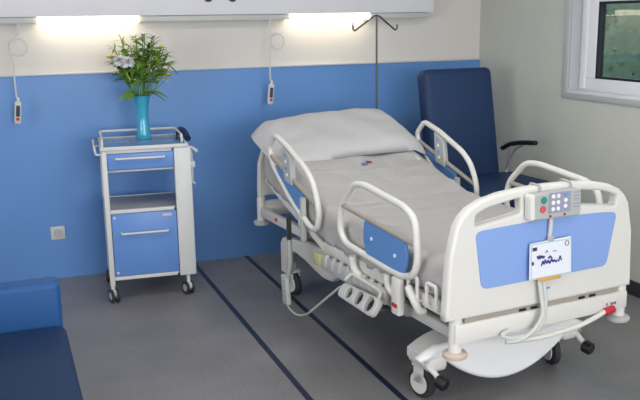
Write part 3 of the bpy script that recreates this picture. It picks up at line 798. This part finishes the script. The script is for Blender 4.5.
# ---- pillow
pl = MB()
def pil(sgn):
    def f(a, b_):
        x = 2*a-1; y = 2*b_-1
        # pinched outline: corners stick out, edges curve inwards
        ex = x*(1-.07*(1-abs(x)**2*0)*(1-abs(y)**3)*0-.015*(1-y*y))*(1-.05*abs(y)**6); ey = y*(1-.02*(1-x*x))*(1-.10*abs(x)**8)
        th = max(0.0, (1-abs(x)**3.0))**.5*max(0.0, (1-abs(y)**5))**.5
        u = .475+ex*.505; v = 1.885+ey*.265
        cr = .004*math.sin(9*x+4*y)*th+.003*math.sin(17*x*y+5*x)*th+.003*math.sin(26*x+3*math.sin(3*y))*th*max(0, -y)
        top = .09*th*(.62+.38*a)+cr; bot = -.012*th
        h = .022+(top if sgn > 0 else bot)
        droop = .05*max(0, abs(x)-.8)/.2+.02*max(0, -x)
        zz = deckz(v)+h-droop+.025*b_
        nrm = Vector((0, -SL, 1)).normalized()
        return Vector((u, v, deckz(v)-droop+.020*b_+.004))+nrm*(h)
    return f
pl.grid(49, 33, pil(1)); pl.grid(49, 33, pil(-1))
bmesh.ops.remove_doubles(pl.bm, verts=list(pl.bm.verts), dist=2e-4)
tag(pl.build('pillow', 'pillow', loc=bw(.455, 1.9, .92), rz=TH, off=(.455, 1.9, .92), sharp=100), 'wide white pillow lying across the raised head of the bed', 'pillow')

# ---- control panel on the footboard
CP = bthing('bed_control_panel', 'grey keypad control panel hooked over the top of the footboard', 'control panel', .46, -.06, .82)
body = rpoly([(.308, .862), (.301, .958), (.308, .970), (.540, .970), (.550, .960), (.553, .868), (.545, .858)], .010)
cb = plate('panel_body', 'panel_grey', body, (), .045, .008, XZ(-.073), CP)
plate('panel_side_strip', 'bed_white', rpoly([(.297, .864), (.292, .956), (.299, .967), (.320, .967), (.324, .864)], .006), (), .046, .006, XZ(-.072), CP)
for x in (.37, .53):
    MB().tube([(x, -.06, .955), (x, -.055, .992), (x, .008, .994), (x, .014, .97)], .004, 8, corner=.012).build('mounting_hook', 'panel_grey', CP)
plate('keypad', 'keypad', rpoly([(.380, .884), (.378, .968), (.490, .968), (.492, .884)], .005), (), .003, .0005, XZ(-.0965), cb)
def btn(x, z, r, m, n_='button'): MB().cyl((x, -.0955, z), (x, -.1015, z), r, 18, .0015).build(n_, m, cb)
btn(.353, .942, .0145, 'green', 'green_button'); btn(.350, .906, .0145, 'coral', 'red_button')
for x, z in ((.400, .953), (.426, .953), (.400, .927), (.426, .927), (.400, .901), (.426, .901), (.464, .932), (.464, .908)): btn(x, z, .0088, 'white_btn')
for x, z in ((.464, .956),): btn(x, z, .0085, 'logo_blue')
for x in (.39, .464): MB().cyl((x, -.0955, .873), (x, -.098, .873), .0055, 12).build('indicator', 'laundry_red', cb)
for z in (.956, .942, .928, .91, .896): MB().box(.510, .538, -.0972, -.0955, z, z+.005).build('indicator_bar', 'keypad', cb)
# cable of the control panel: down behind the card, then a slack loop by the crossbar
cab = MB()
cab.tube([(.425, -.062, .865), (.422, -.066, .81), (.424, -.056, .755), (.420, -.054, .62), (.400, -.065, .59)], .009, 10, corner=.03)
cab.tube([(.395, -.065, .600), (.402, -.075, .52), (.395, -.085, .455), (.37, -.085, .40), (.30, -.078, .372), (.22, -.07, .378), (.19, -.065, .40), (.23, -.06, .405)], .011, 10, corner=.05)
cab.tube([(.375, -.065, .600), (.382, -.078, .52), (.385, -.09, .455), (.33, -.09, .392), (.27, -.08, .362), (.21, -.07, .365)], .009, 10, corner=.05)
cab.build('cable', 'cable', CP)

# ---- patient card clipped to the foot panel
CD = bthing('patient_card', 'white card with blue handwriting hanging on the blue foot panel', 'card', .46, -.06, .60)
cm = Matrix.Translation((.422, -.0715, .690)) @ Matrix.Rotation(R(-3), 4, 'X') @ XZ(0)
plate('card_sheet', 'card', rpoly([(-.108, -.080), (.110, -.078), (.108, .078), (-.106, .072)], .006), (), .005, .001, cm, CD)
def on_card(name, m, x0, x1, z0, z1, rr=0.0, prnt=CD):
    mm = cm @ Matrix.Translation(((x0+x1)/2, (z0+z1)/2, .0035)) @ Matrix.Rotation(rr, 4, 'Z')
    return MB().box(-(x1-x0)/2, (x1-x0)/2, -(z1-z0)/2, (z1-z0)/2, -.001, .0008, 0, 1, mm).build(name, m, prnt)
for a in ((-.102, .104, .066, .069), (-.102, -.099, -.074, .066), (-.102, .104, -.076, -.073)): on_card('card_border', 'mint', *a)
on_card('printed_block', 'ink_dark', -.094, -.072, .040, .054)
on_card('printed_block', 'ink_dark', -.098, -.088, -.018, -.004)
# handwriting: ink strokes
def stroke(pts, r=.0022):
    P_ = [cm @ Vector((x, z, .0045)) for x, z in pts]
    return MB().tube(P_, r, 6, corner=.004).build('handwriting', 'ink', CD)
stroke([(-.072, .018), (-.066, .004), (-.060, .020), (-.056, .004), (-.050, .018)], .0028)
stroke([(-.048, .006), (-.044, .016), (-.038, .004), (-.034, .014)], .003)
stroke([(-.050, -.026), (-.042, -.006), (-.036, -.022), (-.030, -.002), (-.022, -.020), (-.014, -.006), (-.006, -.022), (.004, -.004), (.010, -.018), (.018, -.008), (.024, -.020), (.034, -.012)], .003)
stroke([(-.014, .000), (-.004, .010), (.006, -.002)], .0035)
stroke([(.040, -.020), (.048, .004), (.056, -.016)], .0025)
stroke([(.010, .026), (.020, .030), (.030, .024)], .0012)
stroke([(-.028, .024), (-.022, .036), (-.016, .026)], .0012)
P_ = [cm @ Vector((.085+.010*math.cos(2*math.pi*k/14), .052+.010*math.sin(2*math.pi*k/14), .004)) for k in range(14)]
MB().tube(P_, .0014, 6, closed=True).build('round_stamp', 'ink_dark', CD)
MB().box(-.066, .050, -.090, -.076, -.004, .010, .003, 2, cm).build('orange_strip', 'orange', CD)
MB().box(-.015, .015, .070, .092, -.003, .006, .002, 2, cm).build('card_clip', 'panel_grey', CD)

# ---- wired handset hanging from the near head rail
HS = bthing('bed_handset', 'pale grey corded handset hanging low beside the near head rail', 'handset', -.09, 1.44, .12)
mtx = Matrix.Translation((-.09, 1.452, .19)) @ Matrix.Rotation(R(-6), 4, 'X')
hb = MB().box(-.014, .014, -.036, .036, -.085, .085, .010, 3, mtx).build('handset_body', 'socket_white', HS)
for k in range(4):
    for d in (-.014, .014):
        MB().cyl(mtx @ Vector((-.0135, d, .055-.03*k)), mtx @ Vector((-.0165, d, .055-.03*k)), .006, 10).build('handset_button', 'panel_grey', hb)
MB().tube([(-.09, 1.42, .27), (-.085, 1.40, .34), (-.085, 1.40, .46), (-.085, 1.405, .58)], .014, 10, corner=.03).build('hanging_strap', 'panel_grey', HS)
co = []
for k in range(150):
    a = k*2*math.pi/9; z = .595+.0009*k; co.append((-.10+.011*math.cos(a), 1.37+.011*math.sin(a), z-.10))
MB().tube(co, .0035, 6).build('coiled_cord', 'dark_metal', HS)
MB().tube([(-.09, 1.445, .11), (-.09, 1.41, .09), (-.10, 1.30, .09), (-.11, 1.15, .14), (-.115, .96, .27), (-.11, .76, .41)], .006, 8, corner=.12).build('cord', 'cable', HS)

# ================================================================ IV POLE at the head of the bed
px_, py_, _ = bw(.905, 2.165)
IV = thing('infusion_pole', 'slim dark metal infusion pole with two hooks at the head of bed', 'pole', (px_, py_, .40), off=(px_, py_, .40))
MB().tube([(px_, py_, .40), (px_, py_, 1.675)], .0065, 10).build('pole', 'dark_metal', IV)
MB().cyl((px_, py_, .46), (px_, py_, .56), .014, 14, .003).build('socket_collar', 'steel', IV)
for s, n_ in ((-1, .155), (1, .135)):
    MB().tube([(px_, py_, 1.675), (px_+s*.02, py_, 1.668), (px_+s*n_, py_, 1.578), (px_+s*(n_+.012), py_, 1.590), (px_+s*(n_+.012), py_, 1.615)], .006, 8, corner=.012).build('hook', 'dark_metal', IV)
MB().lathe([(0, 0), (.008, .002), (.009, .012), (0, .018)], px_-.167, py_, 10, Matrix.Translation((0, 0, 1.612))).build('hook_tip', 'white_btn', IV)
MB().box(.775, .905, 2.145, 2.165, .47, .50, .005).build('pole_socket', 'steel', BED)

# ================================================================ HIGH-BACK ARMCHAIR in the corner
HC = thing('patient_armchair', 'high-backed navy blue armchair with black armrests in the corner behind the bed', 'armchair', (2.925, 4.62, 0), R(3))
bm_ = Matrix.Translation((0, .17, .46)) @ Matrix.Rotation(R(-11), 4, 'X')
MB().box(-.275, .275, -.06, .07, 0, .868, .045, 4, bm_).build('backrest', 'vinyl_dark', HC)
MB().box(-.285, .375, -.38, .17, .47, .61, .06, 4).build('seat', 'vinyl_dark', HC)
MB().box(-.25, .25, -.34, .16, .355, .475, .01).build('seat_frame', 'black', HC)
for s in (-1, 1):
    x = s*.300; dz = 0 if s > 0 else -.17                # left armrest lowered
    ar = MB().tube([(x, .17, .765+dz), (x, .09, .805+dz), (x, -.04, .832+dz), (x, -.18, .845+dz)], .016, 12, corner=.08, radii=None)
    for v in ar.bm.verts: v.co.x = x+(v.co.x-x)*1.25; v.co.z = v.co.z
    ao = ar.build('armrest', 'black', HC)
    MB().tube([(x, .07, .79+dz), (x, .085, .72+dz), (x, .11, .63), (x-s*.045, .11, .52)] if s > 0 else [(x, .07, .79+dz), (x, .11, .52), (x-s*.045, .11, .50)], .011, 10, corner=.03).build('arm_bracket', 'chrome', ao)
    MB().tube([(x, -.06, .82+dz), (x, .04, .77+dz), (x, .085, .70+dz)], .007, 8, corner=.03).build('arm_brace', 'chrome', ao)
for x, y in ((-.23, -.32), (.23, -.32), (-.23, .18), (.23, .18)):
    lg = MB().tube([(x, y, .36), (x*1.06, y*1.06, .09)], .016, 10).build('leg', 'steel', HC)
    MB().cyl((x*1.06-.015, y*1.06, .035), (x*1.06+.015, y*1.06, .035), .035, 20, .005).build('wheel', 'rubber', lg)
    MB().tube([(x*1.06, y*1.06, .095), (x*1.06, y*1.06, .035)], .008, 8).build('axle_pin', 'steel', lg)

# ================================================================ LOW SOFA at the lower left
SF = thing('sofa', 'low blue vinyl sofa cut off at the lower left corner', 'sofa', (-.25, 2.85, 0))
MB().box(-.50+.08, .425, -.55, .60, .30, .42, .035, 4).build('seat_cushion', 'vinyl_shaded', SF)
MB().box(-.60, .39, -.66, .72, .08, .30, .02, 3).build('sofa_base', 'vinyl_shaded', SF)
for s in (-1, 1):
    y0, y1 = (.60, .72) if s > 0 else (-.68, -.56)
    MB().box(-.60, .415, y0, y1, .24, .598, .022, 4).build('armrest', 'vinyl_lit', SF)
bk = Matrix.Translation((-.42, 0, .40)) @ Matrix.Rotation(R(-10), 4, 'Y')
MB().box(-.16, 0, -.56, .60, -.02, .42, .04, 4, bk).build('backrest', 'vinyl_lit', SF)
for x, y in ((-.5, -.58), (.33, -.58), (-.5, .64), (.33, .64)):
    MB().cyl((x, y, 0), (x, y, .085), .022, 16, .003).build('foot', 'black', SF)
